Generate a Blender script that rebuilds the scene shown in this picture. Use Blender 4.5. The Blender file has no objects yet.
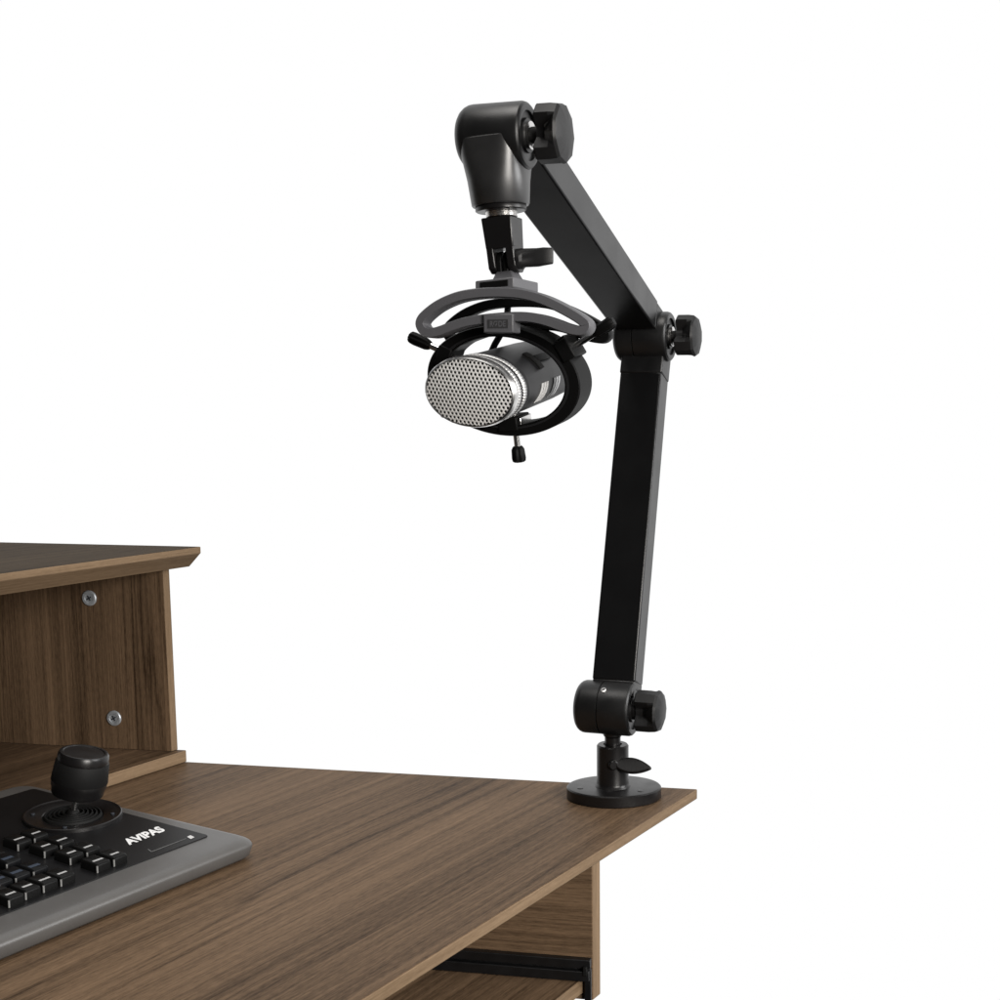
import bpy, bmesh, math, random
from mathutils import Vector, Matrix
random.seed(7)
S = bpy.context.scene
COL = S.collection
V = Vector

# ------------------------------------------------------------------ camera
F_PX, CX, CY, PITCH, CAM_H = 1318.0, 630.0, 575.0, math.radians(7.77), 0.325
cam = bpy.data.cameras.new('camera')
cam_ob = bpy.data.objects.new('camera', cam)
COL.objects.link(cam_ob)
cam.sensor_width = 36.0
cam.lens = 36.0 * F_PX / 1000.0
cam.shift_x = (500 - CX) / 1000.0
cam.shift_y = (CY - 500) / 1000.0
cam.clip_start, cam.clip_end = 0.01, 100
cam_ob.location = (0, 0, CAM_H)
cam_ob.rotation_euler = (math.pi / 2 - PITCH, 0, 0)
S.camera = cam_ob

# ------------------------------------------------------------------ studio light: white backdrop behind, dark studio in front
w = bpy.data.worlds.new('World')
S.world = w
w.use_nodes = True
nt = w.node_tree
bg = nt.nodes['Background']
tc = nt.nodes.new('ShaderNodeTexCoord')
sep = nt.nodes.new('ShaderNodeSeparateXYZ')
mr = nt.nodes.new('ShaderNodeMapRange')
mr.interpolation_type = 'SMOOTHSTEP'
mr.inputs['From Min'].default_value = 0.05
mr.inputs['From Max'].default_value = 0.55
mr.inputs['To Min'].default_value = 0.03
mr.inputs['To Max'].default_value = 1.0
nt.links.new(tc.outputs['Generated'], sep.inputs[0])
nt.links.new(sep.outputs['Y'], mr.inputs['Value'])
bg.inputs['Color'].default_value = (1, 1, 1, 1)
mz = nt.nodes.new('ShaderNodeMapRange')          # world dimmed low down, added to darken reflections in the arm's underside
mz.interpolation_type = 'SMOOTHSTEP'
mz.inputs['From Min'].default_value = -0.60
mz.inputs['From Max'].default_value = -0.44
mz.inputs['To Min'].default_value = 0.03
mz.inputs['To Max'].default_value = 1.0
nt.links.new(sep.outputs['Z'], mz.inputs['Value'])
mm = nt.nodes.new('ShaderNodeMath')
mm.operation = 'MULTIPLY'
nt.links.new(mr.outputs[0], mm.inputs[0])
nt.links.new(mz.outputs[0], mm.inputs[1])
nt.links.new(mm.outputs[0], bg.inputs['Strength'])


def area(name, loc, target, size, energy, col=(1, 1, 1), sy=None):
    l = bpy.data.lights.new(name, 'AREA')
    l.energy = energy
    l.color = col
    l.shape = 'RECTANGLE'
    l.size = size
    l.size_y = sy or size
    o = bpy.data.objects.new(name, l)
    COL.objects.link(o)
    o.location = loc
    o.rotation_euler = (V(target) - V(loc)).to_track_quat('-Z', 'Y').to_euler()
    return o


area('softbox_overhead', (-0.25, 0.65, 1.9), (-0.2, 0.95, 0.0), 0.8, 14.0, (1.0, 0.97, 0.93))
area('softbox_side', (1.5, 0.75, 0.75), (0.0, 1.0, 0.25), 0.8, 20.0)
area('softbox_front', (1.05, -0.6, 0.62), (-0.1, 1.0, 0.12), 0.75, 46.0, (1.0, 0.96, 0.91))

S.view_settings.view_transform = 'Standard'
S.view_settings.look = 'None'
S.view_settings.exposure = 0.0
S.view_settings.gamma = 1.0
S.view_settings.use_curve_mapping = False

# ------------------------------------------------------------------ measuring helpers (photo pixel -> point in the room)
FW = V((0, math.cos(PITCH), -math.sin(PITCH)))
UP = V((0, math.sin(PITCH), math.cos(PITCH)))
RT = V((1, 0, 0))
EYE = V((0, 0, CAM_H))


def ray(x, y): return FW * F_PX + RT * (x - CX) + UP * (CY - y)
def at_z(x, y, z): r = ray(x, y); return EYE + r * ((z - CAM_H) / r.z)
def at_y(x, y, Y): r = ray(x, y); return EYE + r * (Y / r.y)
def on_plane(x, y, P, n): r = ray(x, y); return EYE + r * ((P - EYE).dot(n) / r.dot(n))
def frame(o, x, y, z):
    m = Matrix((x, y, z)).transposed().to_4x4()
    m.translation = o
    return m
def axis_frame(o, z, hint=V((0, 0, 1))):
    z = z.normalized()
    x = (hint - z * hint.dot(z))
    if x.length < 1e-4:
        x = V((1, 0, 0)) - z * z.x
    x.normalize()
    return frame(o, x, z.cross(x), z)


# ------------------------------------------------------------------ mesh builder
class MB:
    def __init__(s): s.v = []; s.f = []
    def add(s, vs, fs):
        b = len(s.v)
        s.v += [V(p) for p in vs]
        s.f += [[i + b for i in f] for f in fs]
        return s
    def loft(s, rings, cap0=True, cap1=True, closed=False):
        n = len(rings[0]); vs = [p for r in rings for p in r]; fs = []
        m = len(rings)
        for k in range(m if closed else m - 1):
            for i in range(n):
                j = (i + 1) % n; k2 = (k + 1) % m
                fs.append([k * n + i, k * n + j, k2 * n + j, k2 * n + i])
        if not closed:
            if cap0: fs.append(list(range(n))[::-1])
            if cap1: fs.append([(m - 1) * n + i for i in range(n)])
        return s.add(vs, fs)
    def lathe(s, prof, M, seg=48, cap0=True, cap1=True, su=1, sv=1):
        rings = []
        for r, h in prof:
            rings.append([M @ V((r * su * math.cos(2 * math.pi * i / seg), r * sv * math.sin(2 * math.pi * i / seg), h)) for i in range(seg)])
        return s.loft(rings, cap0, cap1)
    def lathe_closed(s, prof, M, seg=64, su=1, sv=1):
        rings = []
        for i in range(seg):
            a = 2 * math.pi * i / seg
            rings.append([M @ V((r * su * math.cos(a), r * sv * math.sin(a), h)) for r, h in prof])
        return s.loft(rings, closed=True)
    def prism(s, poly, M, h0, h1):
        return s.loft([[M @ V((x, y, h0)) for x, y in poly], [M @ V((x, y, h1)) for x, y in poly]])
    def box(s, M, x0, x1, y0, y1, z0, z1):
        return s.prism([(x0, y0), (x1, y0), (x1, y1), (x0, y1)], M, z0, z1)
    def band(s, pts, nrm, wd, dp, closed=True):
        """rectangular band following a path; nrm = plane normal, wd = width in plane, dp = depth along nrm"""
        n = len(pts); rings = []
        for i in range(n):
            a = pts[(i - 1) % n] if closed or i else pts[0]
            b = pts[(i + 1) % n] if closed or i < n - 1 else pts[-1]
            t = (b - a).normalized(); q = t.cross(nrm).normalized()
            c = 0.22
            pr = []
            for u, v in ((1, 1 - c), (1 - c, 1), (c - 1, 1), (-1, 1 - c), (-1, c - 1), (c - 1, -1), (1 - c, -1), (1, c - 1)):
                pr.append(pts[i] + q * (u * wd / 2) + nrm * (v * dp / 2))
            rings.append(pr)
        return s.loft(rings, closed=closed)
    def tube(s, pts, r, seg=12):
        rings = []; n = len(pts); hint = V((0.3, 0.2, 1))
        for i in range(n):
            t = (pts[min(i + 1, n - 1)] - pts[max(i - 1, 0)])
            M = axis_frame(pts[i], t, hint)
            rr = r[i] if isinstance(r, (list, tuple)) else r
            rings.append([M @ V((rr * math.cos(2 * math.pi * k / seg), rr * math.sin(2 * math.pi * k / seg), 0)) for k in range(seg)])
        return s.loft(rings)
    def build(s, name, mat, parent=None, bevel=0, segs=3, angle=35, base=None):
        off = parent_loc(parent) if base is None else base
        me = bpy.data.meshes.new(name)
        me.from_pydata([tuple(p - off) for p in s.v], [], s.f)
        bm = bmesh.new(); bm.from_mesh(me)
        bmesh.ops.recalc_face_normals(bm, faces=bm.faces)
        bm.to_mesh(me); bm.free()
        for p in me.polygons: p.use_smooth = True
        me.set_sharp_from_angle(angle=math.radians(angle))
        me.materials.append(mat)
        o = bpy.data.objects.new(name, me)
        COL.objects.link(o)
        if parent is not None: o.parent = parent
        if bevel:
            b = o.modifiers.new('bevel', 'BEVEL')
            b.width = bevel; b.segments = segs; b.limit_method = 'ANGLE'; b.angle_limit = math.radians(40)
            b.harden_normals = False
        return o


def parent_loc(p):
    o = V((0, 0, 0))
    while p is not None:
        o = o + p.location
        p = p.parent
    return o


def thing(name, loc, label, cat):
    o = bpy.data.objects.new(name, None)
    COL.objects.link(o)
    o.location = loc
    o.empty_display_size = 0.02
    o['label'] = label
    o['category'] = cat
    return o


# ------------------------------------------------------------------ materials
def principled(name, col, rough=0.5, metal=0.0, spec=0.5, noise=0.0, nscale=60, bump=0.0, bscale=900, rvar=0.0):
    m = bpy.data.materials.new(name)
    m.use_nodes = True
    t = m.node_tree
    b = t.nodes['Principled BSDF']
    b.inputs['Base Color'].default_value = (*col, 1)
    b.inputs['Roughness'].default_value = rough
    b.inputs['Metallic'].default_value = metal
    b.inputs['Specular IOR Level'].default_value = spec
    co = t.nodes.new('ShaderNodeTexCoord')
    if noise or rvar:
        n = t.nodes.new('ShaderNodeTexNoise')
        n.inputs['Scale'].default_value = nscale
        n.inputs['Detail'].default_value = 6
        t.links.new(co.outputs['Object'], n.inputs['Vector'])
    if noise:
        r = t.nodes.new('ShaderNodeValToRGB')
        r.color_ramp.elements[0].position = 0.3
        r.color_ramp.elements[1].position = 0.7
        r.color_ramp.elements[0].color = (*[c * (1 - noise) for c in col], 1)
        r.color_ramp.elements[1].color = (*[c * (1 + noise) for c in col], 1)
        t.links.new(n.outputs['Fac'], r.inputs[0])
        t.links.new(r.outputs[0], b.inputs['Base Color'])
    if rvar:
        q = t.nodes.new('ShaderNodeMapRange')
        q.inputs['From Min'].default_value = 0.3
        q.inputs['From Max'].default_value = 0.7
        q.inputs['To Min'].default_value = rough - rvar
        q.inputs['To Max'].default_value = rough + rvar
        t.links.new(n.outputs['Fac'], q.inputs['Value'])
        t.links.new(q.outputs[0], b.inputs['Roughness'])
    if bump:
        n2 = t.nodes.new('ShaderNodeTexNoise')
        n2.inputs['Scale'].default_value = bscale
        n2.inputs['Detail'].default_value = 3
        t.links.new(co.outputs['Object'], n2.inputs['Vector'])
        bp = t.nodes.new('ShaderNodeBump')
        bp.inputs['Strength'].default_value = bump
        bp.inputs['Distance'].default_value = 0.0004
        t.links.new(n2.outputs['Fac'], bp.inputs['Height'])
        t.links.new(bp.outputs[0], b.inputs['Normal'])
    return m


def wood(name, grain, across, dark, light, seed=0.0, cath=0.5, spec=0.06, rough=0.5, line=1.0, k=1.0):
    """walnut laminate: grain runs along the vector `grain` (object space)"""
    m = bpy.data.materials.new(name)
    m.use_nodes = True
    t = m.node_tree; N = t.nodes; L = t.links
    b = N['Principled BSDF']
    co = N.new('ShaderNodeTexCoord')
    g = V(grain).normalized(); a = V(across); a = (a - g * a.dot(g)).normalized(); c = g.cross(a)
    def dot(v):
        d = N.new('ShaderNodeVectorMath'); d.operation = 'DOT_PRODUCT'
        d.inputs[1].default_value = v
        L.new(co.outputs['Object'], d.inputs[0]); return d.outputs['Value']
    xyz = N.new('ShaderNodeCombineXYZ')
    L.new(dot(g), xyz.inputs[0]); L.new(dot(a), xyz.inputs[1]); L.new(dot(c), xyz.inputs[2])
    def mapped(sx, sy, sz, ox=0.0):
        mp = N.new('ShaderNodeMapping')
        mp.inputs['Scale'].default_value = (sx, sy, sz)
        mp.inputs['Location'].default_value = (ox + seed, seed * 1.7 + ox, seed * 0.3)
        L.new(xyz.outputs[0], mp.inputs[0]); return mp.outputs[0]
    def noise(vec, sc, det, rough_=0.55, dist=0.0):
        n = N.new('ShaderNodeTexNoise')
        n.inputs['Scale'].default_value = sc; n.inputs['Detail'].default_value = det
        n.inputs['Roughness'].default_value = rough_; n.inputs['Distortion'].default_value = dist
        L.new(vec, n.inputs['Vector']); return n.outputs['Fac']
    def math_(op, x, y):
        q = N.new('ShaderNodeMath'); q.operation = op
        for i, k in enumerate((x, y)):
            if isinstance(k, (int, float)): q.inputs[i].default_value = k
            else: L.new(k, q.inputs[i])
        return q.outputs[0]
    warp = noise(mapped(2.2, 9 * k, 9 * k), 1.0, 3)                    # slow waviness of the growth rings
    broad = noise(mapped(0.8, 13 * k, 13 * k, 3.0), 1.0, 5, 0.6)         # wide light and dark zones
    sp = N.new('ShaderNodeSeparateXYZ'); L.new(xyz.outputs[0], sp.inputs[0])
    bend = noise(mapped(0.55, 4.5 * k, 4.5 * k, 9.0), 1.0, 3, 0.5)
    jit = noise(mapped(3.0, 40 * k, 40 * k, 2.0), 1.0, 3, 0.6)
    ringv = math_('ADD', math_('ADD', math_('MULTIPLY', sp.outputs[1], 60 * k), math_('MULTIPLY', sp.outputs[2], 60 * k)), math_('ADD', math_('MULTIPLY', bend, 19.0 * cath), math_('MULTIPLY', jit, 1.1)))
    fr = math_('FRACT', ringv, 0.0)
    rline = math_('POWER', math_('ABSOLUTE', math_('SUBTRACT', math_('MULTIPLY', fr, 2.0), 1.0), 0.0), 5.0)
    zone = N.new('ShaderNodeMapRange'); zone.interpolation_type = 'SMOOTHSTEP'
    zone.inputs['From Min'].default_value = 0.42; zone.inputs['From Max'].default_value = 0.62
    L.new(noise(mapped(0.7, 9 * k, 9 * k, 14.0), 1.0, 2), zone.inputs['Value'])
    rings = math_('MULTIPLY', rline, math_('ADD', math_('MULTIPLY', zone.outputs[0], 0.75), 0.12))
    med = noise(mapped(1.5, 120 * k, 120 * k, 5.0), 1.0, 4, 0.7)           # streaks
    fine = noise(mapped(6, 380 * k, 380 * k, 1.0), 1.0, 3, 0.8)         # pores
    v = math_('SUBTRACT', math_('MULTIPLY', broad, 0.50), math_('MULTIPLY', rings, 0.15 * line))
    v = math_('ADD', v, math_('MULTIPLY', med, 0.36 * line))
    v = math_('ADD', v, math_('MULTIPLY', fine, 0.38 * line))
    pore = noise(mapped(110, 620 * k, 620 * k, 6.0), 1.0, 2, 0.7)
    v = math_('ADD', v, math_('MULTIPLY', math_('SUBTRACT', pore, 0.5), 0.30 * line))
    ramp = N.new('ShaderNodeValToRGB')
    mid = 0.5 * (0.50 + 0.36 * line + 0.38 * line) - 0.012
    e = ramp.color_ramp.elements
    e[0].position = mid - 0.185; e[1].position = mid + 0.185
    e[0].color = (*dark, 1); e[1].color = (*light, 1)
    em = e.new(mid); em.color = (*[(p * 0.5 + q * 0.5) for p, q in zip(dark, light)], 1)
    L.new(v, ramp.inputs[0]); L.new(ramp.outputs[0], b.inputs['Base Color'])
    b.inputs['Roughness'].default_value = rough
    b.inputs['Specular IOR Level'].default_value = spec
    bp = N.new('ShaderNodeBump'); bp.inputs['Strength'].default_value = 0.25; bp.inputs['Distance'].default_value = 0.0003
    L.new(math_('ADD', fine, med), bp.inputs['Height']); L.new(bp.outputs[0], b.inputs['Normal'])
    return m


# directions of the desk, measured on the photograph
C0 = at_z(697.5, 789, 0)
A = (C0 - at_z(361.7, 1000, 0)).normalized()      # along the long front edge
B = (C0 - at_z(184, 761.5, 0)).normalized()       # along the far edge
NA = V((-A.y, A.x, 0))                            # into the desk, square to the front edge
NB = V((B.y, -B.x, 0)) * -1                       # away from camera, square to the far edge
Z = V((0, 0, 1))

WD, WL = (0.031, 0.0185, 0.0105), (0.205, 0.132, 0.079)
ED, EL = (0.105, 0.069, 0.040), (0.265, 0.184, 0.115)
M_TOP = wood('walnut_top', A, NA, WD, WL, 0.0, 0.6)
M_TOP_EDGE = wood('walnut_edge', A, Z, ED, EL, 2.0, 0.3, line=0.7)
M_PANEL = wood('walnut_upright', Z, B, WD, WL, 4.2, 0.9, k=1.7)
M_PANEL_EDGE = wood('walnut_upright_edge', Z, A, ED, EL, 6.0, 0.3, line=0.6)
M_SIDE = wood('walnut_side', B, Z, WD, WL, 8.0, 0.4, k=1.8)
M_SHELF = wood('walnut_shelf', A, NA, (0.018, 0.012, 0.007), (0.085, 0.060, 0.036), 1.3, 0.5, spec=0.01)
M_TRAY = wood('walnut_tray', A, NA, WD, WL, 3.1, 0.6, k=1.3)

M_BLACK = principled('black_plastic', (0.006, 0.006, 0.0063), 0.38, spec=0.5, noise=0.15, bump=0.12, bscale=1600, rvar=0.05)
M_SOCKET = principled('socket_plastic', (0.016, 0.016, 0.0165), 0.36, spec=0.9, noise=0.2, nscale=40, rvar=0.05)
M_ARM = principled('black_powder_coat', (0.004, 0.004, 0.0043), 0.32, spec=0.38, bump=0.05, bscale=2200, rvar=0.04, nscale=25)
M_KNOB = principled('black_knob_plastic', (0.009, 0.009, 0.0095), 0.5, spec=0.35, bump=0.15, bscale=1800)
M_METAL_BLACK = principled('black_anodised_metal', (0.0065, 0.006, 0.0062), 0.32, spec=0.4, rvar=0.05)
M_RUBBER = principled('black_rubber', (0.008, 0.008, 0.008), 0.6, spec=0.15)
M_GREY = principled('grey_mount_plastic', (0.085, 0.085, 0.092), 0.5, spec=0.4, bump=0.2, bscale=1500)
M_RING = principled('ring_black_plastic', (0.004, 0.004, 0.004), 0.5, spec=0.09)
M_STEEL = principled('polished_steel', (0.72, 0.71, 0.70), 0.22, 1.0, rvar=0.06)
M_GRILLE = principled('silver_grille_metal', (0.88, 0.875, 0.865), 0.38, 0.35)
M_GRILLE_BACK = principled('grille_foam', (0.03, 0.03, 0.03), 0.9)
M_MIC = principled('mic_body_paint', (0.011, 0.011, 0.012), 0.45, spec=0.28, bump=0.1, bscale=1800)
M_BEZEL = principled('mic_grey_bezel', (0.22, 0.22, 0.22), 0.35, 1.0)
M_TRIM = principled('brushed_trim', (0.62, 0.62, 0.62), 0.42, 0.9)
M_PRINT = principled('pale_print', (0.62, 0.62, 0.62), 0.6)
M_WHITE = principled('white_print', (0.85, 0.85, 0.85), 0.5)
M_CTRL = principled('controller_grey', (0.078, 0.075, 0.072), 0.36, spec=0.5, bump=0.12, bscale=2200, noise=0.05)
M_CPANEL = principled('controller_black_panel', (0.006, 0.006, 0.0065), 0.4, spec=0.2)
M_KEY = principled('black_key', (0.005, 0.005, 0.005), 0.4, spec=0.12)
M_KEYBLUE = principled('blue_tinted_key', (0.005, 0.0053, 0.006), 0.4, spec=0.12)
M_LEGEND = principled('legend_print', (0.42, 0.42, 0.42), 0.6)
M_KEY_GLINT = principled('painted_key_glint', (0.20, 0.20, 0.195), 0.4)  # pale colour painted as the highlight on the key corners
M_DARKPRINT = principled('dim_print', (0.10, 0.10, 0.10), 0.6)
M_ZINC = principled('zinc_screw', (0.42, 0.45, 0.48), 0.45, 0.5, noise=0.2, nscale=400)
M_SLIDE = principled('black_slide_steel', (0.006, 0.006, 0.0065), 0.4, spec=0.35, noise=0.3, nscale=90)
M_SLOT = principled('screw_recess', (0.04, 0.045, 0.055), 0.6, 0.5)

# ------------------------------------------------------------------ DESK
desk = thing('desk', C0.copy(), 'dark walnut desk with a raised shelf, a sharp right corner and a pull-out tray', 'desk')
DB = desk.location.copy()
T = 0.0085                                       # board thickness
F1 = C0 - A * 0.95
I4 = Matrix.Identity(4)
mb = MB()
top = [C0, F1, F1 + NA * 1.0 - A * 0.1, C0 - B * 1.5]
mb.prism([(p.x, p.y) for p in top], I4, -T, 0)
tb = mb.build('tabletop', M_TOP, desk, bevel=0.0009, segs=2)
tb.data.materials.append(M_TOP_EDGE)
for p in tb.data.polygons:
    if abs(p.normal.z) < 0.5: p.material_index = 1

# plinth board under the shelf, its front edge along A
Pc = at_z(183.2, 763.2, 0)
PT = 0.011
mb = MB()
P0 = at_z(171.5, 751.8, PT)
tp = 0.0075
NBn = V((-B.y, B.x, 0))
Pe_ = Pc + A * max(0.0, ((P0 + A * (tp + 0.0006)) - Pc).dot(NBn) / A.dot(NBn))
pl = [Pe_, Pc - A * 0.5, Pc - A * 0.5 + NA * 0.8, Pe_ - B * 0.9]
mb.prism([(p.x, p.y) for p in pl], I4, 0.0004, PT)
o = mb.build('shelf_base', M_TOP, desk, bevel=0.0006, segs=2)
o.data.materials.append(M_TOP_EDGE)
for p in o.data.polygons:
    if abs(p.normal.z) < 0.5: p.material_index = 1

# upright panel standing on the plinth
panel_top = at_y(162.4, 573.0, P0.y).z
mb = MB()
pp = [P0, P0 - B * 0.8, P0 - B * 0.8 + A * tp, P0 + A * tp]
# the end leans a little: the board is slightly wider at the top
lean = (at_y(162.4, 573.0, P0.y) - P0); lean = B * lean.dot(B)
mb.loft([[V((p.x, p.y, PT + 0.0002)) for p in pp], [V((p.x, p.y, panel_top + 0.0042)) for p in pp]])
up_ = mb.build('upright_panel', M_PANEL, desk, bevel=0.0006, segs=2)
up_.data.materials.append(M_PANEL_EDGE)
for p in up_.data.polygons:
    if p.normal.dot(B) > 0.9: p.material_index = 1
nF = V((B.y, -B.x, 0)); nF = nF if nF.y < 0 else -nF
for (sx, sy) in ((89.8, 598), (114.6, 718)):
    c = on_plane(sx, sy, P0, nF)
    M = axis_frame(c, nF)
    mb = MB(); r = 0.0069
    mb.lathe([(r, 0.0002), (r, 0.0012), (r * 0.9, 0.0018), (r * 0.6, 0.0018), (r * 0.55, 0.0012), (r * 0.1, 0.0012)], M, 32, cap0=True)
    sc = mb.build('screw', M_ZINC, up_, base=DB)
    mb = MB()
    q = M @ Matrix.Rotation(0.5, 4, 'Z')
    mb.box(q, -r * 0.36, r * 0.36, -r * 0.08, r * 0.08, 0.0013, 0.0017)
    mb.box(q, -r * 0.08, r * 0.08, -r * 0.36, r * 0.36, 0.0014, 0.0018)
    so = mb.build('slot', M_SLOT, sc, base=DB)

# shelf board with an undercut edge
zs = panel_top + 0.004
S_low = at_z(189.7, 566.4, zs)
ts = 0.0185
S_top = at_z(200.8, 546.6, zs + ts)
tv = 0.0056                                       # height of the upright band of the edge
def shelf_ring(c, z): return [V((p.x, p.y, z)) for p in (c, c - A * 0.9, c - A * 0.9 + NA * 1.2, c - B * 1.4)]
mb = MB()
mb.loft([shelf_ring(S_low, zs), shelf_ring(S_top, zs + ts - tv), shelf_ring(S_top, zs + ts)])
sh = mb.build('shelf', M_SHELF, desk, bevel=0.0006, segs=2)
sh.data.materials.append(M_TOP_EDGE)
for p in sh.data.polygons:
    if p.normal.z < 0.5: p.material_index = 1

# side panel below the table top (set back behind the front edge)
Q0 = at_z(592.5, 868.0, -T - 0.006) + A * 0.012
Q0 = on_plane(592.5, 900, Q0, nF); Q0.z = 0
q_b = at_y(592.5, 1000.5, Q0.y).z
q2 = on_plane(601.3, 930, Q0 + A * 0.012, nF)
tq = 0.012
mb = MB()
qq = [Q0, Q0 - B * 0.5, Q0 - B * 0.5 + A * tq, Q0 + A * tq]
mb.loft([[V((p.x, p.y, q_b)) for p in qq], [V((p.x, p.y, -T - 0.0002)) for p in qq]])
sp = mb.build('side_panel', M_SIDE, desk, bevel=0.0008, segs=2)
sp.data.materials.append(M_PANEL_EDGE)
for p in sp.data.polygons:
    if p.normal.dot(B) > 0.9: p.material_index = 1
# slide rail screwed to the panel and the pull-out tray
qa = on_plane(591.5, 957.3, Q0, nF); qb_ = on_plane(584, 977.5, Q0, nF)
FR = frame(V((Q0.x, Q0.y, 0)), B, Z, nF)
RL = 0.45
mb = MB()
zt, zb = qa.z, qb_.z
hh = zt - zb
mb.box(FR, -RL, -0.0008, zt - hh * 0.42, zt, 0.0002, 0.006)
mb.box(FR, -RL, -0.001, zb + hh * 0.40, zt - hh * 0.46, 0.0002, 0.0035)
mb.box(FR, -RL, -0.0015, zb, zb + hh * 0.48, 0.0002, 0.0075)
mb.box(FR, -0.0055, -0.0006, zb - 0.05, zb + hh * 0.5, 0.0003, 0.004)
rail = mb.build('slide_rail', M_SLIDE, desk, bevel=0.0005, segs=2)
mb = MB()
mb.box(FR, -0.0058, -0.0028, zb + hh * 0.30, zb + hh * 0.72, 0.0035, 0.0085)
mb.build('roller', M_RUBBER, rail, base=DB, bevel=0.0006)
tz = zb - 0.0005
T0 = at_z(583.3, 978.2, tz)
# tray in front of the panel: its front edge runs along A towards the viewer
mb = MB()
tt = [T0, T0 - A * 0.4, T0 - A * 0.4 - B * 0.5, T0 - B * 0.5]
mb.prism([(p.x, p.y) for p in tt], I4, tz - 0.0115, tz)
tr = mb.build('tray', M_TRAY, desk, bevel=0.0006, segs=2)
tr.data.materials.append(M_TOP_EDGE)
for p in tr.data.polygons:
    if abs(p.normal.z) < 0.5: p.material_index = 1

# ------------------------------------------------------------------ CAMERA CONTROLLER with joystick and keys
K = at_z(242, 862.5, 0)
E1 = (at_z(0, 963.6, 0) - K).normalized()
E2 = V((E1.y, -E1.x, 0))
ctrl = thing('camera_controller', K + E1 * 0.15 + E2 * 0.11, 'grey and black control keyboard with a joystick, lying on the desk', 'controller')
ZF, SL = 0.0140, 0.07
KN = E1.cross(E2 + Z * SL).normalized()
if KN.z < 0: KN = -KN
KP = K + Z * ZF
def ktop(x, y, lift=0.0): return on_plane(x, y, KP + KN * lift, KN)
def kloc(p): d = p - K; return d.dot(E1), d.dot(E2)
def kpt(u, v, lift=0.0): return K + E1 * u + E2 * v + Z * (ZF + SL * v) + KN * lift
def rrect(c, r, n=8):
    """rounded polygon from four (u,v) corners"""
    out = []
    m = len(c)
    for i in range(m):
        p = V((*c[i], 0)); a = V((*c[i - 1], 0)); b = V((*c[(i + 1) % m], 0))
        d1 = (a - p).normalized(); d2 = (b - p).normalized()
        s = p + d1 * r; e = p + d2 * r
        for k in range(n + 1):
            t = k / n
            q = s * (1 - t) ** 2 + p * 2 * t * (1 - t) + e * t ** 2
            out.append((q.x, q.y))
    return out
ub = kloc(ktop(22, 782))
KD = ub[1]
corners = [(-0.0165, -0.001), (ub[0] - 0.002, KD), (0.40, KD), (0.40, 0.0)]
def inset(c, d):
    ins = []
    m = len(c)
    cen = V((sum(p[0] for p in c) / m, sum(p[1] for p in c) / m))
    for i in range(m):
        p = V(c[i]); a = V(c[i - 1]); b = V(c[(i + 1) % m])
        d1 = (a - p).normalized(); d2 = (b - p).normalized()
        bis = d1 + d2
        s = d / max(0.2, abs(d1.x * d2.y - d1.y * d2.x))
        ins.append(tuple(p + bis * s))
    return ins
mb = MB(); rings = []
R0 = 0.013
for d, zz in ((0.0035, 'b0'), (0.0015, 'b1')):
    rings.append([K + E1 * u + E2 * v + Z * (0.0006 if zz == 'b0' else 0.0026) for u, v in rrect(inset(corners, d), R0)])
FIL = 0.0070
for k in range(7):
    t = k / 6 * math.pi / 2
    d = FIL * (1 - math.cos(t)); dz = -FIL * 0.75 * (1 - math.sin(t))
    rings.append([kpt(u, v) + Z * dz for u, v in rrect(inset(corners, d), R0)])
mb.loft(rings)
body = mb.build('body', M_CTRL, ctrl, angle=50)
# black top panel
pc = [kloc(ktop(*q)) for q in ((209, 836), (32.5, 789.4))]
v0 = kloc(ktop(110, 875))[1]
pan = [(pc[0][0], (pc[0][1] + v0) / 2), (pc[1][0] - 0.001, pc[1][1]), (0.385, pc[1][1]), (0.385, (pc[0][1] + v0) / 2)]
mb = MB()
rp = rrect(pan, 0.004, 4)
mb.loft([[kpt(u, v, -0.002) for u, v in rp], [kpt(u, v, 0.0007) for u, v in rp]])
panel = mb.build('top_panel', M_CPANEL, ctrl, bevel=0.0004, segs=2)
PL = 0.0007

# raised writing on the panel
def text_mesh(txt, shear=0.0, bold=0.0):
    cu = bpy.data.curves.new('lettering', 'FONT')
    cu.body = txt; cu.size = 1.0; cu.shear = shear; cu.offset = bold; cu.fill_mode = 'FRONT'
    cu.space_character = 1.0
    ob = bpy.data.objects.new('lettering', cu); COL.objects.link(ob)
    dg = bpy.context.evaluated_depsgraph_get()
    me = bpy.data.meshes.new_from_object(ob.evaluated_get(dg))
    bpy.data.objects.remove(ob); 
    vs = [v.co.copy() for v in me.vertices]; fs = [list(p.vertices) for p in me.polygons]
    bpy.data.meshes.remove(me)
    x0 = min(v.x for v in vs); x1 = max(v.x for v in vs); y0 = min(v.y for v in vs); y1 = max(v.y for v in vs)
    return [((v.x - x0) / (x1 - x0), (v.y - y0) / (y1 - y0)) for v in vs], fs
vs, fs = text_mesh('AVIPAS', 0.0, 0.045)
o0 = ktop(129.5, 845.3, PL); ox = ktop(166.0, 830.7, PL) - o0; oy = ktop(121.5, 840.6, PL) - o0
mb = MB(); mb.add([o0 + ox * x + oy * y + KN * 0.00015 for x, y in vs], fs)
mb.build('lettering', M_WHITE, ctrl)
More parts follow.
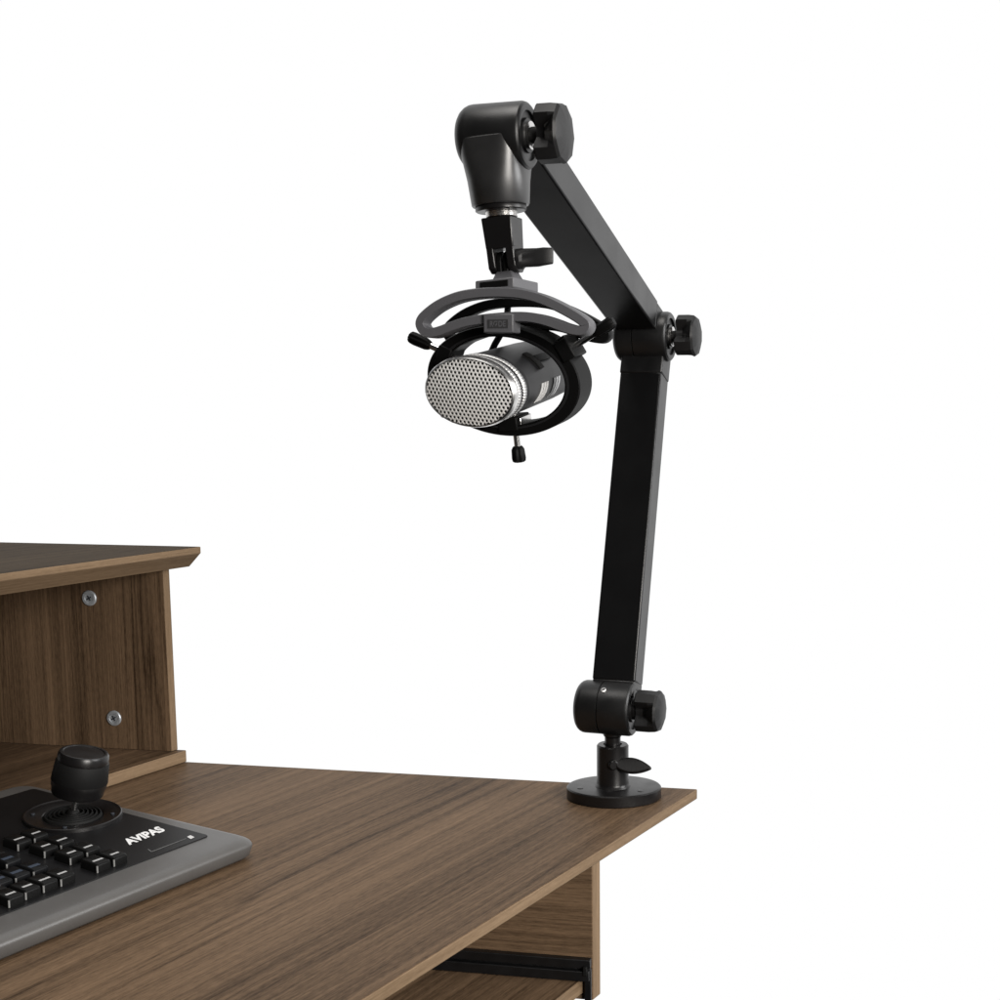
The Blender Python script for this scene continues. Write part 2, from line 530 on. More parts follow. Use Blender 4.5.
# small print line under the name
mb = MB()
def quad(a, b, c, d): mb.add([ktop(*p, PL) + KN * 0.00015 for p in (a, b, c, d)], [[0, 1, 2, 3]])
quad((147.5, 849.5), (148.6, 849.2), (152.5, 852), (151.4, 852.4))
quad((151.4, 852.4), (151.2, 851.6), (186, 838.4), (186.2, 839.0))
mb.build('small_print', M_DARKPRINT, ctrl)
mb = MB()
quad((187, 837.0), (190.5, 835.4), (194.5, 837.3), (191, 839.2))
mb.build('print_mark', M_PRINT, ctrl)

# joystick
J = ktop(73.0, 816.5, PL)
JX = (E1 - KN * E1.dot(KN)).normalized()
JM = frame(J, JX, KN.cross(JX), KN)
mb = MB()
mb.lathe_closed([(0.0335, 0.0), (0.0332, 0.0022), (0.0324, 0.0026), (0.0315, 0.0022), (0.0300, 0.0018), (0.0215, 0.0012), (0.0205, 0.0006), (0.0200, 0.0)], JM, 72)
jr = mb.build('joystick_bezel', M_METAL_BLACK, ctrl)
for ang in (40, 130, 220, 310):
    mb = MB()
    mb.lathe([(0.0014, 0.0012), (0.0014, 0.0024), (0.0008, 0.0026)], JM @ Matrix.Translation((0.027 * math.cos(math.radians(ang)), 0.027 * math.sin(math.radians(ang)), 0)), 12)
    mb.build('bezel_screw', M_SLOT, jr, base=ctrl.location)
prof = []
for k in range(5):
    r = 0.0198 - k * 0.0029
    prof += [(r, 0.0004), (r - 0.0006, 0.0022 + k * 0.0004), (r - 0.0014, 0.0024 + k * 0.0004), (r - 0.0021, 0.0006)]
prof += [(0.0050, 0.001), (0.0042, 0.004), (0.0030, 0.0055)]
mb = MB(); mb.lathe(prof, JM, 64)
mb.build('bellows', M_RUBBER, ctrl)
KD_ = V((0.215, 0.0, 1)).normalized()
SM = axis_frame(J, KD_, V((1, 0, 0)))
mb = MB(); mb.lathe([(0.0022, 0.003), (0.0022, 0.018)], SM, 20)
mb.build('joystick_shaft', M_STEEL, ctrl)
mb = MB()
mb.lathe([(0.0060, 0.0120), (0.0080, 0.0148), (0.0150, 0.0160), (0.0178, 0.0166), (0.0186, 0.0180), (0.0190, 0.0218), (0.0198, 0.0238),
          (0.0199, 0.0272), (0.0186, 0.0430), (0.0180, 0.0432), (0.0180, 0.0438), (0.0184, 0.0441), (0.0181, 0.0485), (0.0172, 0.0500),
          (0.0158, 0.0504), (0.0148, 0.0502), (0.0144, 0.0497), (0.002, 0.0500)], SM @ Matrix.Translation((0.0004, 0, 0.0016)) @ Matrix.Diagonal((0.95, 0.95, 0.95, 1)), 64)
kn = mb.build('joystick_knob', M_METAL_BLACK, ctrl, angle=30)
mb = MB()
GMx = SM @ Matrix.Translation((0.0004, 0, 0.0016)) @ Matrix.Diagonal((0.95, 0.95, 0.95, 1))
rr_ = []
for r, h in ((0.0200, 0.0274), (0.0202, 0.0278), (0.01895, 0.0424), (0.0187, 0.0428)):
    rr_.append([GMx @ V(((r + 0.00013 * (k % 2)) * math.cos(2 * math.pi * k / 180), (r + 0.00013 * (k % 2)) * math.sin(2 * math.pi * k / 180), h)) for k in range(180)])
mb.loft(rr_, False, False)
mb.build('grip', M_RUBBER, kn, base=ctrl.location)

# keys: the near corner of every cap, measured (crop units of a 7.146x view)
kz = 0.0058
def kc(cx, cy): return ktop(cx / 7.146, 830 + cy / 7.146, PL + kz)
p1 = (kc(245, 55) - kc(125, 97)); p2 = (kc(125, 97) - kc(315, 146))
L1, L2 = abs(p1.dot(E1)) * 0.88, abs(p2.dot(E2)) * 0.74
keys = [(125, 95, 0), (245, 53, 0), (315, 145, 0), (433, 101, 0), (500, 194, 0), (620, 153, 0), (692, 250, 0), (812, 204, 0),
        (45, 236, 1), (238, 291, 1), (110, 336, 1), (180, 439, 0), (308, 389, 0), (433, 345, 0), (-20, 385, 1), (-65, 190, 0), (-120, 290, 1), (60, 495, 0), (-60, 450, 0)]
kg = frame(V((0, 0, 0)), E1, E2, Z)
for i, (kx, ky, blue) in enumerate(keys):
    c = kc(kx, ky); u, v = kloc(c)
    mb = MB(); g = 0.0006
    def kring(d, lift): return [kpt(a, b, PL + lift) for a, b in rrect([(u - d, v + d), (u - L1 + d, v + d), (u - L1 + d, v + L2 - d), (u - d, v + L2 - d)], 0.0018, 4)]
    mb.loft([kring(0, 0.0), kring(0.0002, kz - 0.0014), kring(0.0006, kz - 0.0003), kring(0.0013, kz)])
    key = mb.build('key', M_KEYBLUE if blue else M_KEY, ctrl, angle=50)
    mb = MB()
    w0, w1 = (0.24, 0.80) if i % 3 else (0.18, 0.84)
    vv0, vv1 = (0.33, 0.45)
    if blue: w0, w1, vv0, vv1 = 0.15, 0.80, 0.30, 0.50
    mb.add([kpt(u - L1 * a, v + L2 * b, PL + kz + 0.00015) for a, b in ((w0, vv0), (w1, vv0), (w1, vv1), (w0, vv1))], [[0, 1, 2, 3]])
    mb.build('legend', principled('blue_print', (0.030, 0.042, 0.065), 0.5) if blue and i == 8 else (bpy.data.materials['blue_print'] if blue else M_LEGEND), key, base=ctrl.location)
    # pale strip standing in for the highlight on the cap's near corner
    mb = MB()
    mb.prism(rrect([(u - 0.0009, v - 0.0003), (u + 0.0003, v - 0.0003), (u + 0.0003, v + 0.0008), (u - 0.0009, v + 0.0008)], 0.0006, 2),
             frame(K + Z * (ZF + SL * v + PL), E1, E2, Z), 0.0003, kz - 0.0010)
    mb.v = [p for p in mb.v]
    o = mb.build('corner_glint', M_KEY_GLINT, key, base=ctrl.location)
    # shift from K frame to key
# ------------------------------------------------------------------ BOOM ARM
AZ = math.radians(17)
a = V((math.cos(AZ), -math.sin(AZ), 0))           # pivot axis, right end towards the viewer
d = V((-math.sin(AZ), -math.cos(AZ), 0))          # arm plane, towards the viewer
Dc = at_z(614.0, 797.3, 0)
arm = thing('microphone_stand', Dc.copy(), 'black jointed boom arm standing on a round base at the desk corner', 'boom arm')
Pb = at_y(606.8, 707.5, Dc.y)
Pe = on_plane(644.6, 337.0, Pb, a)
Pt = on_plane(496.0, 137.5, Pb, a)
DM = frame(Dc, V((1, 0, 0)), V((0, 1, 0)), Z)
RD = 0.0385; SQ = 0.80
mb = MB()
mb.lathe([(RD - 0.0006, 0.0003), (RD, 0.0010), (RD, 0.0088), (RD - 0.0010, 0.0098), (RD - 0.003, 0.0101), (0.017, 0.0101)], DM, 96, sv=SQ)
fl = mb.build('base_plate', M_METAL_BLACK, arm, angle=30)
for ang in (200, 318, 75):
    q = Dc + V((math.cos(math.radians(ang)) * 0.029, math.sin(math.radians(ang)) * 0.029 * SQ, 0.0101))
    mb = MB(); mb.lathe([(0.0026, 0), (0.0024, 0.0003), (0.0012, 0.0005)], frame(q, V((1, 0, 0)), V((0, 1, 0)), Z), 20)
    mb.build('plate_screw', M_METAL_BLACK, fl, base=Dc)
ctop = at_y(612.7, 744, Dc.y).z
cX = at_y(612.7, 770, Dc.y).x
CM = frame(V((cX, Dc.y, 0)), V((1, 0, 0)), V((0, 1, 0)), Z)
rc = 16.2 / F_PX * 1.05
mb = MB()
mb.lathe([(rc * 1.14, 0.0099), (rc * 1.10, 0.0108), (rc * 1.03, 0.0118), (rc, 0.0130), (rc, ctop - 0.0012), (rc - 0.001, ctop), (rc * 0.6, ctop), (rc * 0.58, ctop - 0.001)], CM, 64)
mb.build('column', M_METAL_BLACK, arm, angle=30)
rs = rc * 0.50
mb = MB()
mb.lathe([(rs, ctop - 0.004), (rs, ctop + 0.006), (rs * 1.18, ctop + 0.0075), (rs * 1.25, ctop + 0.013), (rs * 1.3, Pb.z - 0.012)], CM, 40)
mb.build('stem', M_METAL_BLACK, arm, angle=30)
# clamp lever: a flat leaf-shaped paddle on a short stud
Lc = at_y(613.5, 764.5, Dc.y - rc * 0.9)
Le = at_y(652, 768.5, Dc.y - rc * 1.5)
lx = (Le - Lc); LL = lx.length; lx.normalize()
ln = V((0.05, -0.80, 0.6)); ln = (ln - lx * ln.dot(lx)).normalized(); ly = ln.cross(lx)
LM = frame(Lc, lx, ly, ln)
poly = []
for k in range(25):
    t = k / 24
    poly.append((LL * t, 0.0072 * math.sin(math.pi * t ** 0.85) ** 0.8))
for k in range(23, 0, -1):
    t = k / 24
    poly.append((LL * t, -0.0062 * math.sin(math.pi * t ** 0.9) ** 0.8))
mb = MB(); mb.prism(poly, LM, -0.0018, 0.0018)
lev = mb.build('clamp_lever', M_METAL_BLACK, arm, bevel=0.0012, segs=3)
mb = MB(); mb.lathe([(0.0042, -0.002), (0.0040, 0.004), (0.003, 0.005)], axis_frame(V((cX, Dc.y - rc * 0.8, Lc.z)), V((0.25, -1, 0))), 24)
mb.build('lever_stud', M_METAL_BLACK, lev, base=Dc)


def knob(M, name, parent, R=0.0128, L=0.0125, rot=0.0, base=None):
    """three-lobed clamping knob with tapering scoops; M: axis = +z outwards"""
    def sec(Rk, depth):
        pts = []
        for k in range(72):
            t = 2 * math.pi * k / 72 + rot
            u = (t - rot) % (2 * math.pi / 3) - math.pi / 3        # 0 = scoop centre
            r = Rk
            ph = (t - rot) % (math.pi / 4.5) - math.pi / 9
            r = Rk * (math.cos(math.pi / 9) / math.cos(ph)) * 1.02
            hw = math.radians(32)
            if abs(u) < hw and depth > 0:
                r = min(r, Rk * (1 - depth * (1 - (abs(u) / hw) ** 8)))
            pts.append((r * math.cos(t), r * math.sin(t)))
        return pts
    R *= 0.97
    secs = [(R * 0.95, 0.54, 0.0), (R, 0.56, 0.0010), (R, 0.56, L * 0.30), (R, 0.30, L * 0.55), (R * 0.97, 0.02, L * 0.80), (R * 0.90, 0.0, L * 0.90), (R * 0.62, 0.0, L), (R * 0.2, 0.0, L * 1.03)]
    mb = MB()
    mb.loft([[M @ V((x, y, h)) for x, y in sec(Rk, dp)] for Rk, dp, h in secs])
    return mb.build(name, M_KNOB, parent, angle=22, base=base)


def knuckle(P, name, parent, R=0.0208, L=0.0430, round_left=0.006, seam=-0.1, knob_rot=0.0, gap=0.0135, kscale=1.0, wmat=None, kl=0.0205):
    """barrel joint on the axis a: two halves with a seam, a stepped right face, steel washer and a knob"""
    M = frame(P, d, Z.cross(a) if False else a.cross(d), a)
    h = L / 2; rl = round_left
    left = [(R - rl - 0.004, -h)]
    for k in range(7):
        t = k / 6 * math.pi / 2
        left.append((R - rl + rl * math.sin(t), -h + rl * (1 - math.cos(t))))
    if seam is not None:
        sm = seam * L
        left += [(R, sm - 0.0007), (R - 0.0009, sm - 0.0002), (R - 0.0009, sm + 0.0002), (R + 0.0002, sm + 0.0007)]
    right = [(R + 0.0002, h - 0.0032), (R - 0.0004, h - 0.0014), (R - 0.0016, h - 0.0003), (R - 0.0036, h),
             (R - 0.0052, h - 0.0004), (R - 0.0056, h - 0.0022), (0.0105, h - 0.0024), (0.0100, h - 0.0004), (0.004, h - 0.0004)]
    mb = MB(); mb.lathe(left + right, M, 96)
    j = mb.build(name, M_BLACK, parent, angle=28)
    mb = MB(); mb.lathe([(0.0083, h - 0.0006), (0.0083, h + 0.0014), (0.0076, h + 0.0018), (0.003, h + 0.0018)], M, 40)
    mb.build('washer', wmat or M_STEEL, j, base=parent.location)
    mb = MB(); mb.lathe([(0.0050, h), (0.0050, h + gap)], M, 24)
    mb.build('knob_shaft', M_RUBBER, j, base=parent.location)
    knob(M @ Matrix.Translation((0, 0, h + gap - 0.0055)), 'knob', j, rot=knob_rot, base=parent.location, R=0.0190 * kscale, L=kl)
    return j, M


jb, MBs = knuckle(Pb, 'base_joint', arm, R=0.0214, L=0.0470, round_left=0.007, seam=-0.05, knob_rot=math.radians(-60), gap=0.0085, kscale=0.95, wmat=M_METAL_BLACK)
je, MEl = knuckle(Pe, 'elbow_joint', arm, R=0.0208, L=0.0475, round_left=0.006, seam=-0.12, knob_rot=math.radians(-78), gap=0.0115, kscale=0.97, kl=0.0180)
jt, MTp = knuckle(Pt, 'head_joint', arm, R=0.0200, L=0.0440, round_left=0.0095, seam=None, knob_rot=math.radians(-60), gap=0.0128, kl=0.0172)
mb = MB()
q = on_plane(602, 681.5, Pb - a * 0.002 + d * 0.019, d)
mb.lathe([(0.0022, -0.004), (0.0022, 0.0004), (0.0012, 0.0005), (0.001, -0.0005)], axis_frame(Pb + (q - Pb).normalized() * 0.0216, (q - Pb) - a * (q - Pb).dot(a)), 20)
mb.build('set_screw', M_STEEL, jb, base=Dc)


def arm_tube(P1, P2, s1, s2, wa, tn, off1, off2, name, nof1=0.0, nof2=0.0):
    u = (P2 - P1).normalized(); n = u.cross(a).normalized()
    if n.dot(d) < 0: n = -n
    mb = MB()
    ends = []
    for P, s, of, nof in ((P1, s1, off1, nof1), (P2, -s2, off2, nof2)):
        c = P + u * s + a * of + n * nof
        ends.append([c + a * (wa / 2 * sx) + n * (tn / 2 * sy) for sx, sy in ((-1, -1), (1, -1), (1, 1), (-1, 1))])
    mb.loft(ends)
    return mb.build(name, M_ARM, arm, bevel=0.0016, segs=3), u, n


lo, uL, nL = arm_tube(Pb, Pe, 0.0215, 0.0335, 0.0362, 0.0240, 0.0050, 0.0015, 'lower_arm', -0.006, -0.006)
uo, uU, nU = arm_tube(Pe, Pt, 0.0250, 0.010, 0.0372, 0.0240, -0.002, 0.0015, 'upper_arm', -0.010, -0.009)


def collar(P, u, n, s0, s1, wa, tn, of, nof, name, par):
    mb = MB()
    r = []
    for s_ in (s0, s1):
        c = P + u * s_ + a * of + n * nof
        r.append([c + a * (wa / 2 * sx) + n * (tn / 2 * sy) for sx, sy in ((-1, -1), (1, -1), (1, 1), (-1, 1))])
    mb.loft(r)
    return mb.build(name, M_BLACK, par, bevel=0.0015, segs=3, base=Dc)


collar(Pe, -uL, nL, 0.010, 0.0345, 0.0372, 0.0250, 0.0015, -0.006, 'end_plug', lo)
collar(Pb, uL, nL, 0.008, 0.0225, 0.0357, 0.0235, 0.0050, -0.006, 'end_plug', lo)
collar(Pe, uU, nU, 0.004, 0.0255, 0.0366, 0.0220, -0.002, -0.010, 'end_plug', uo)
collar(Pt, -uU, nU, 0.002, 0.0105, 0.0360, 0.0225, 0.0015, -0.009, 'end_plug', uo)

# socket under the head joint
sdir = V((0.060, -0.01, -1)).normalized()
SKM = axis_frame(Pt, sdir, a)
s_end = 0.0410
mb = MB()
rg = []
for ra, rd, h, e in ((0.0185, 0.0190, 0.0010, 0.5), (0.0196, 0.0208, 0.0026, 0.5), (0.0195, 0.0207, 0.012, 0.6), (0.0186, 0.0190, 0.026, 0.85), (0.0178, 0.0178, s_end - 0.0008, 1.0), (0.0172, 0.0172, s_end, 1.0), (0.012, 0.012, s_end, 1.0)):
    row = []
    for k in range(96):
        t = 2 * math.pi * k / 96
        c_, s_ = math.cos(t), math.sin(t)
        row.append(SKM @ V((ra * math.copysign(abs(c_) ** e, c_), rd * math.copysign(abs(s_) ** e, s_), h)))
    rg.append(row)
mb.loft(rg)
sk = mb.build('socket', M_SOCKET, arm)
mb = MB()
mb.lathe([(0.0150, s_end - 0.001), (0.0158, s_end + 0.0006), (0.0158, s_end + 0.0026), (0.0150, s_end + 0.0032), (0.008, s_end + 0.0032)], SKM, 48)
mb.build('washer', M_METAL_BLACK, arm)
mb = MB()
pr = [(0.0098, s_end + 0.001)]
for k in range(5):
    pr += [(0.0098, s_end + 0.0030 + k * 0.0009), (0.0092, s_end + 0.0034 + k * 0.0009)]
mb.lathe(pr, SKM, 40)
mb.build('threaded_stud', M_STEEL, arm)

# ------------------------------------------------------------------ SHOCK MOUNT (screwed on the stud)
SW0 = Pt + sdir * (s_end + 0.0072)
shock = thing('shock_mount', SW0.copy(), 'grey and black shock mount hanging from the end of the boom arm', 'shock mount')
SB = SW0.copy()
sd2 = V((0.075, -0.01, -1)).normalized()
sx = (a - sd2 * a.dot(sd2)).normalized(); sy = sd2.cross(sx); sy = sy if sy.dot(d) > 0 else -sy
SF = frame(SW0, sx, sy, sd2)
def sw_len(px): return px * 0.82 / F_PX / 0.985
hB = sw_len(30); hE = sw_len(53)
wf = 0.0099; df = 0.0100
mb = MB()
mb.loft([[SF @ V((x, y, 0)) for x, y in ((-wf, -df), (wf, -df), (wf, df), (-wf, df))],
         [SF @ V((x, y, hB)) for x, y in ((-wf * 0.88, -df * 0.9), (wf * 0.95, -df * 0.9), (wf * 0.95, df * 0.9), (-wf * 0.88, df * 0.9))]])
for x0, x1, x2, x3 in ((-wf * 0.88, -wf * 0.40, -wf * 0.86, -wf * 0.36), (wf * 0.40, wf * 0.95, wf * 0.40, wf * 0.98)):
    mb.loft([[SF @ V((x, y, hB - 0.0015)) for x, y in ((x0, -df * 0.9), (x1, -df * 0.9), (x1, df * 0.9), (x0, df * 0.9))],
             [SF @ V((x, y, hE - 0.003)) for x, y in ((x2, -df * 0.8), (x3, -df * 0.8), (x3, df * 0.8), (x2, df * 0.8))],
             [SF @ V((x, y, hE)) for x, y in ((x2, -df * 0.4), (x3, -df * 0.4), (x3, df * 0.4), (x2, df * 0.4))]])
mb.build('swivel_fork', M_METAL_BLACK, shock, bevel=0.0009, segs=2)
# tongue between the prongs: two rounded lugs
mb = MB()
tl = frame(SF @ V((0, 0, hE - 0.006)), sd2, sy, sx)
for x in (-0.0022, 0.0022):
    mb.prism([(-0.0075 * math.cos(t) if False else 0.0075 * math.cos(t), 0.0062 * math.sin(t)) for t in [math.radians(k) for k in range(90, 271, 15)]] + [(0.0125, -0.0062), (0.0125, 0.0062)],
             tl @ Matrix.Translation((0, 0, x)), -0.0016, 0.0016)
mb.build('tongue', M_RING, shock, bevel=0.0006, segs=2)
# wing lever
WM = frame(SF @ V((wf * 1.0, 0.0, hB + 0.0075)), V((0, 0, 1)), a.cross(V((0, 0, 1))) * -1, a)
wx = a.copy(); wz = Z; wy = wx.cross(wz)
W0 = SF @ V((wf * 1.02, 0.002, hB + 0.0068))
def wring(s, hz, hy, dz=0): return [W0 + wx * s + wz * (hz * math.sin(t) * (1 if True else 1) + dz) + wy * hy * math.cos(t) for t in [2 * math.pi * k / 24 for k in range(24)]]
def sq(s, hz, hy, dz=0, e=0.35):
    out = []
    for k in range(24):
        t = 2 * math.pi * k / 24
        c, n_ = math.cos(t), math.sin(t)
        out.append(W0 + wx * s + wz * (hz * math.copysign(abs(n_) ** e, n_) + dz) + wy * hy * math.copysign(abs(c) ** e, c))
    return out
mb = MB()
mb.loft([wring(-0.001, 0.0062, 0.0062), wring(0.002, 0.0064, 0.0064), sq(0.0035, 0.0056, 0.0046, 0.0005, 0.6), sq(0.012, 0.0055, 0.0034, 0.0005, 0.45), sq(0.0165, 0.0053, 0.0028, 0.001), sq(0.0215, 0.0049, 0.0014, 0.0012), sq(0.0220, 0.0044, 0.0009, 0.0012)])
mb.build('wing_lever', M_KNOB, shock, angle=40)

# mounting plate
PF = at_y(494.2, 284.2, 0.80)                     # centre of its front face
pw = 0.0248; phh = 0.0062; pdp = 0.041
pz = -sd2
PX = (a - pz * a.dot(pz)).normalized()
PM = frame(PF, PX, Z, -d)                        # z runs away from the viewer
mb = MB()
mb.box(PM, -pw / 2, pw / 2, -phh / 2, phh / 2, 0.0, pdp)
pla = mb.build('mounting_plate', M_GREY, shock, bevel=0.0008, segs=2)
mb = MB()
mb.box(PM, -pw * 0.36, pw * 0.36, -phh * 0.30, phh * 0.30, -0.0006, 0.002)
mb.build('plate_recess', M_RING, pla, base=SB, bevel=0.0003)
tb_ = SF @ V((0, 0, hE + 0.003))
mb = MB()
pc0 = PM @ V((0.001, phh / 2 - 0.0008, pdp * 0.42))
mb.loft([[pc0 + a * x + d * y for x, y in ((-0.0075, -0.010), (0.0085, -0.010), (0.0085, 0.007), (-0.0075, 0.007))],
         [SF @ V((x, y, hE - 0.001)) for x, y in ((-0.0045, -0.007), (0.0055, -0.007), (0.0055, 0.006), (-0.0045, 0.006))]])
mb.build('plate_boss', M_GREY, pla, base=SB, bevel=0.0008, segs=2)

# the eye-shaped loops
LOOP = [(423.5, 325.5), (424.5, 320), (430, 314), (440, 306.5), (452, 300.5), (465, 296.3), (482, 293.8), (500, 293.0), (518, 293.8), (533, 296.4), (548, 301.2), (562, 307.8), (574, 314.3), (583, 320),
        (588.5, 325.5), (586, 330.3), (579, 331), (568, 328.3), (556, 323.8), (542, 319.6), (528, 317.6), (513, 317.6), (498, 318.6), (483, 320.2), (468, 322.8), (454, 327.3), (444, 331.2), (435, 333.3), (427.5, 331.5)]
LP = PF + d * 0.002
def smooth(pts, n=4):
    out = []; m = len(pts)
    for i in range(m):
        p0, p1, p2, p3 = pts[i - 1], pts[i], pts[(i + 1) % m], pts[(i + 2) % m]
        for k in range(n):
            t = k / n
            out.append(0.5 * ((2 * p1) + (p2 - p0) * t + (2 * p0 - 5 * p1 + 4 * p2 - p3) * t * t + (3 * p1 - p0 - 3 * p2 + p3) * t ** 3))
    return out
lp = smooth([on_plane(x, y, LP, d) for x, y in LOOP])
mb = MB(); mb.band(lp, d, 0.0060, 0.0120)
mb.build('loop', M_GREY, shock, angle=40)
mb = MB(); mb.band([p - d * 0.036 - Z * 0.0030 for p in lp], d, 0.0056, 0.0090)
rl = mb.build('loop', M_RING, shock, angle=40)
rl['label'] = 'rear black loop'
# clip box on the lower band
cc = on_plane(498.0, 323.3, LP + d * 0.0078, d)
CMx = frame(cc, a, Z, d)
ex, ey = 0.0096, 0.0056
mb = MB()
mb.box(CMx, -ex, ex, -ey, ey, -0.012, 0.0)
cl = mb.build('clip', M_GREY, shock, bevel=0.0009, segs=2)
mb = MB()
mb.box(CMx, -ex * 0.68, ex * 0.66, -ey * 0.52, ey * 0.40, -0.002, 0.0003)
mb.build('clip_recess', principled('clip_recess_plastic', (0.03, 0.03, 0.032), 0.5), cl, base=SB)
vs, fs = text_mesh('RØDE', 0, 0.02)
mb = MB(); mb.add([CMx @ V((ex * (-0.52 + 1.04 * x), ey * (-0.36 + 0.62 * y), 0.00045)) for x, y in vs], fs)
mb.build('lettering', M_GREY, cl, base=SB)

# ------------------------------------------------------------------ mic axis (shared by the ring and the microphone)
Rc = at_y(509.5, 379, 0.826)
Gc = at_y(469, 392.6, 0.764)
m_ax = (Gc - Rc).normalized()                    # towards the viewer
tilt = math.radians(-6)
mu = (a - m_ax * a.dot(m_ax)).normalized(); mv = m_ax.cross(mu); 
if mv.z < 0: mv = -mv
mu, mv = mu * math.cos(tilt) + mv * math.sin(tilt), mv * math.cos(tilt) - mu * math.sin(tilt)
RM = frame(Rc, mu, mv, m_ax)
# black ring round the microphone
RA, RB_ = 0.0500, 0.0335
mb = MB()
hw = 0.0125
mb.lathe_closed([(1.0, -hw + 0.001), (1.0, hw - 0.001), (0.985, hw), (0.815, hw), (0.800, hw - 0.001), (0.800, -hw + 0.001), (0.815, -hw), (0.985, -hw)], RM, 120, su=RA, sv=RB_)
ring = mb.build('ring', M_RING, shock, angle=30)
mb = MB()
mb.lathe_closed([(0.862, hw - 0.0002), (0.862, hw + 0.0008), (0.830, hw + 0.0008), (0.830, hw - 0.0002)], RM, 96, su=RA, sv=RB_)
mb.build('ring_lip', M_MIC, ring, base=SB)
# three adjusting screws
for (bx, by), (kx0, ky0), (kx1, ky1), kr in (((449, 354), (431, 345.5), (409.5, 336.5), 0.0037), ((573, 347), (594, 334.5), (614.0, 321.0), 0.0036), ((515.0, 424), (518.2, 446), (519.4, 462), 0.0042)):
    bp_ = on_plane(bx, by, Rc, m_ax); k0 = on_plane(kx0, ky0, Rc, m_ax); k1 = on_plane(kx1, ky1, Rc, m_ax)
    ax_ = (k1 - bp_).normalized()
    side = m_ax.cross(ax_).normalized()
    BM = frame(bp_, side, m_ax, ax_)
    mb = MB(); mb.box(BM, -0.0066, 0.0066, -0.0100, 0.0135, -0.0060, 0.0030)
    blk = mb.build('screw_block', M_RING, shock, bevel=0.0009, segs=2)
    mb = MB()
    mb.box(BM, 0.0067, 0.0082, -0.0085, 0.0105, -0.005, 0.0020)
    mb.build('nut_plate', M_STEEL if by > 400 else M_MIC, blk, base=SB, bevel=0.0005)
    mb = MB(); Lk = (k0 - bp_).length
    mb.lathe([(0.0021, -0.012), (0.0021, Lk + 0.002)], BM, 20)
    scw = mb.build('adjusting_screw', M_STEEL, shock)
    mb = MB(); Lk1 = (k1 - k0).length
    rings = []
    for h, k in ((0, 0.62), (0.08, 0.80), (0.22, 0.98), (0.75, 1.06), (0.92, 0.98), (1.0, 0.70)):
        rings.append([BM @ V((kr * k * (1 + 0.07 * math.cos(8 * t)) * math.cos(t), kr * k * (1 + 0.07 * math.cos(8 * t)) * math.sin(t), Lk + h * Lk1)) for t in [2 * math.pi * q / 48 for q in range(48)]])
    mb.loft(rings)
    mb.build('knurled_knob', M_RING, scw, base=SB)
# strap hanging from the plate to the rear of the ring
mb = MB()
pts = [at_y(506, 291, 0.835), at_y(508, 305, 0.838), at_y(507, 318, 0.842), at_y(502, 332, 0.846), at_y(495, 344, 0.85), at_y(489.5, 356, 0.852)]
mb.tube(pts, 0.0021, 10)
mb.build('strap', M_RUBBER, shock)

# ------------------------------------------------------------------ MICROPHONE
mic = thing('microphone', Gc.copy(), 'dark grey microphone with a silver mesh face held in the shock mount', 'microphone')
GB = Gc.copy()
GM = frame(Gc, mu, mv, m_ax)
GA, GV = 0.0286, 0.0206                           # half width and half height of the oval face
def olathe(prof, name, mat, par=mic, angle=30, closed=False, seg=96, rib=False):
    mb = MB()
    if closed: mb.lathe_closed(prof, GM, seg, su=GA, sv=GV)
    if rib:
        n_ = len(prof)
        for q in range(seg):
            if q % 3 == 0:
                for k in range(n_):
                    p = mb.v[q * n_ + k]; ctr = GM @ V((0, 0, prof[k][1]))
                    mb.v[q * n_ + k] = ctr + (p - ctr) * 0.990
    if closed: pass
    else: mb.lathe(prof, GM, seg, su=GA, sv=GV)
    return mb.build(name, mat, par, angle=angle, base=GB)
bodyprof = [(0.60, -0.140), (0.80, -0.136), (0.90, -0.125), (0.935, -0.100), (0.945, -0.0285), (0.965, -0.0275), (0.972, -0.0240), (0.965, -0.0215), (0.945, -0.0205), (0.945, -0.0165), (0.965, -0.0155), (0.975, -0.0125), (0.955, -0.0110), (0.955, -0.0070), (0.975, -0.0060), (0.90, -0.005)]
mbody = olathe(bodyprof, 'body', M_MIC)
olathe([(0.95, -0.0205), (0.982, -0.0200), (0.982, -0.0172), (0.95, -0.0166)], 'trim_ring', M_TRIM, closed=True, seg=216, rib=True, angle=20)
olathe([(0.955, -0.0110), (0.990, -0.0105), (0.990, -0.0076), (0.955, -0.0070)], 'trim_ring', M_TRIM, closed=True, seg=216, rib=True, angle=20)
olathe([(0.965, -0.0052), (1.0, -0.0052), (1.0, -0.0040), (0.992, -0.0028), (0.965, -0.0006)], 'face_band', M_STEEL, closed=True)
olathe([(0.90, -0.0050), (0.964, -0.0050), (0.964, -0.0005), (0.935, 0.0002), (0.905, -0.0012), (0.90, -0.0030)], 'face_rim', M_BEZEL, closed=True)
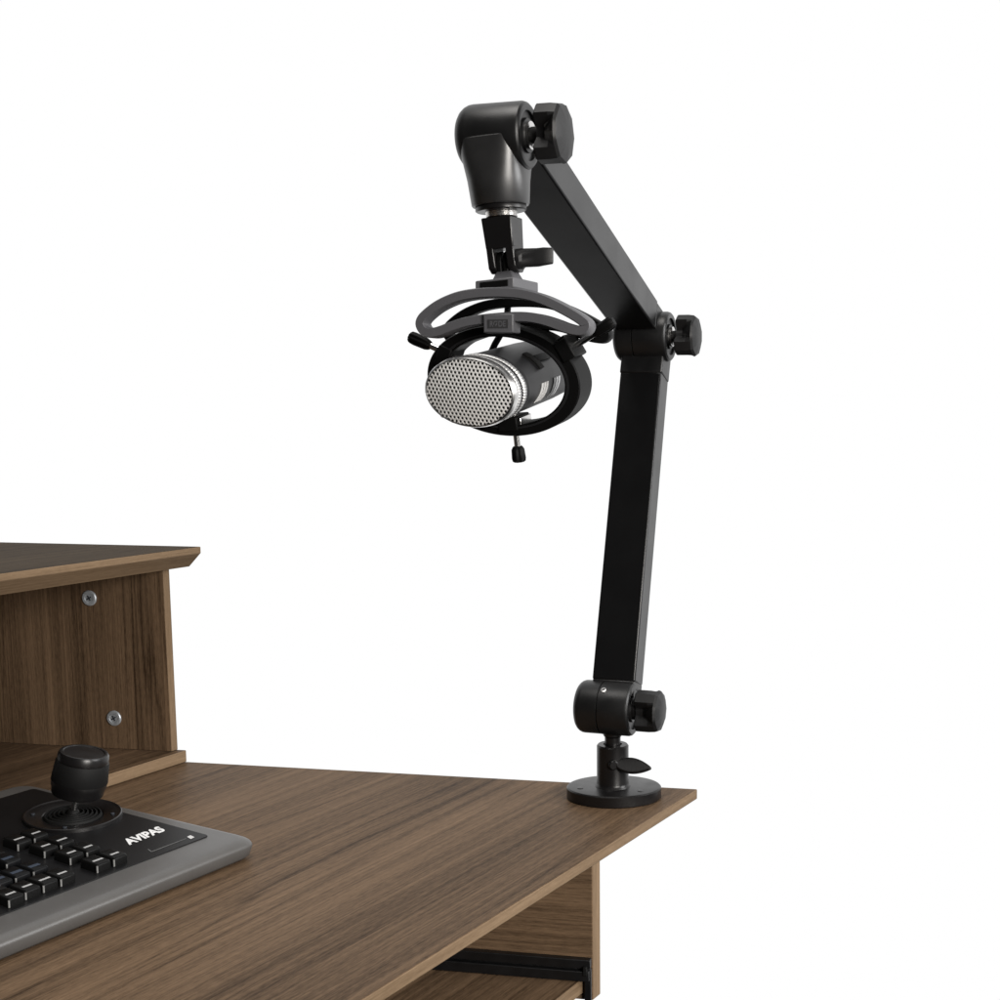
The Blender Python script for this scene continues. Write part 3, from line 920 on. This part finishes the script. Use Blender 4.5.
# perforated face: hexagonal cells with a hole each
mb = MB()
pit = 0.00250
def cell(cx_, cy_):
    R_ = pit / math.sqrt(3); r_ = pit * 0.40
    n = 12; vs_ = []; 
    for k in range(6):
        t0 = math.radians(30 + 60 * k)
        vs_.append((cx_ + R_ * math.cos(t0), cy_ + R_ * math.sin(t0), 0.0))
    for k in range(6):
        t0 = math.radians(30 + 60 * k)
        vs_.append((cx_ + r_ * math.cos(t0), cy_ + r_ * math.sin(t0), -0.00005))
    for k in range(6):
        t0 = math.radians(30 + 60 * k)
        vs_.append((cx_ + r_ * 0.9 * math.cos(t0), cy_ + r_ * 0.9 * math.sin(t0), -0.0008))
    f_ = []
    for k in range(6):
        j = (k + 1) % 6
        f_.append([k, j, 6 + j, 6 + k]); f_.append([6 + k, 6 + j, 12 + j, 12 + k])
    return vs_, f_
for i in range(-14, 15):
    for j in range(-14, 15):
        cx_ = (i + 0.5 * (j % 2)) * pit; cy_ = j * pit * math.sqrt(3) / 2
        rr = (cx_ / (GA * 0.935)) ** 2 + (cy_ / (GV * 0.935)) ** 2
        if rr > 1.0: continue
        vs_, f_ = cell(cx_, cy_)
        mb.add([GM @ V((x, y, z + 0.0026 * (1 - min(1, (x / GA) ** 2 + (y / GV) ** 2)) - 0.0008)) for x, y, z in vs_], f_)
gr = mb.build('mesh_face', M_GRILLE, mic, angle=20)
olathe([(0.93, -0.0032), (0.5, -0.0024), (0.02, -0.0022)], 'foam', M_GRILLE_BACK, par=gr)
# details on the body's side: an H-shaped latch and the printed bars
def surf(th, h, lift=0.0, r=0.93):
    return GM @ V(((GA * r + lift) * math.cos(th), (GV * r + lift) * math.sin(th), h))
def patch(mb, th0, th1, h0, h1, lift, r=0.932, skew=0.0):
    n = 6; rings = []
    for k in range(n + 1):
        th = th0 + (th1 - th0) * k / n
        s = skew * k / n
        rings.append([surf(th, h0 + s, lift, r), surf(th, h1 + s, lift, r), surf(th, h1 + s, -0.001, r), surf(th, h0 + s, -0.001, r)])
    mb.loft(rings)
D_ = math.radians
mb = MB()
patch(mb, D_(30), D_(64), -0.060, -0.0530, 0.0012, r=0.945)
patch(mb, D_(42), D_(54), -0.082, -0.0600, 0.0013, r=0.945)
mb.build('latch', M_RUBBER, mic, bevel=0.0003)
mb = MB()
for h in (-0.046, -0.0505, -0.055):
    patch(mb, D_(-30), D_(6), h - 0.0028, h, 0.00025, r=0.946, skew=-0.003)
for h in (-0.068, -0.0725, -0.077):
    patch(mb, D_(-28), D_(8), h - 0.0030, h, 0.00025, r=0.946, skew=-0.003)
mb.build('lettering', M_PRINT, mic)
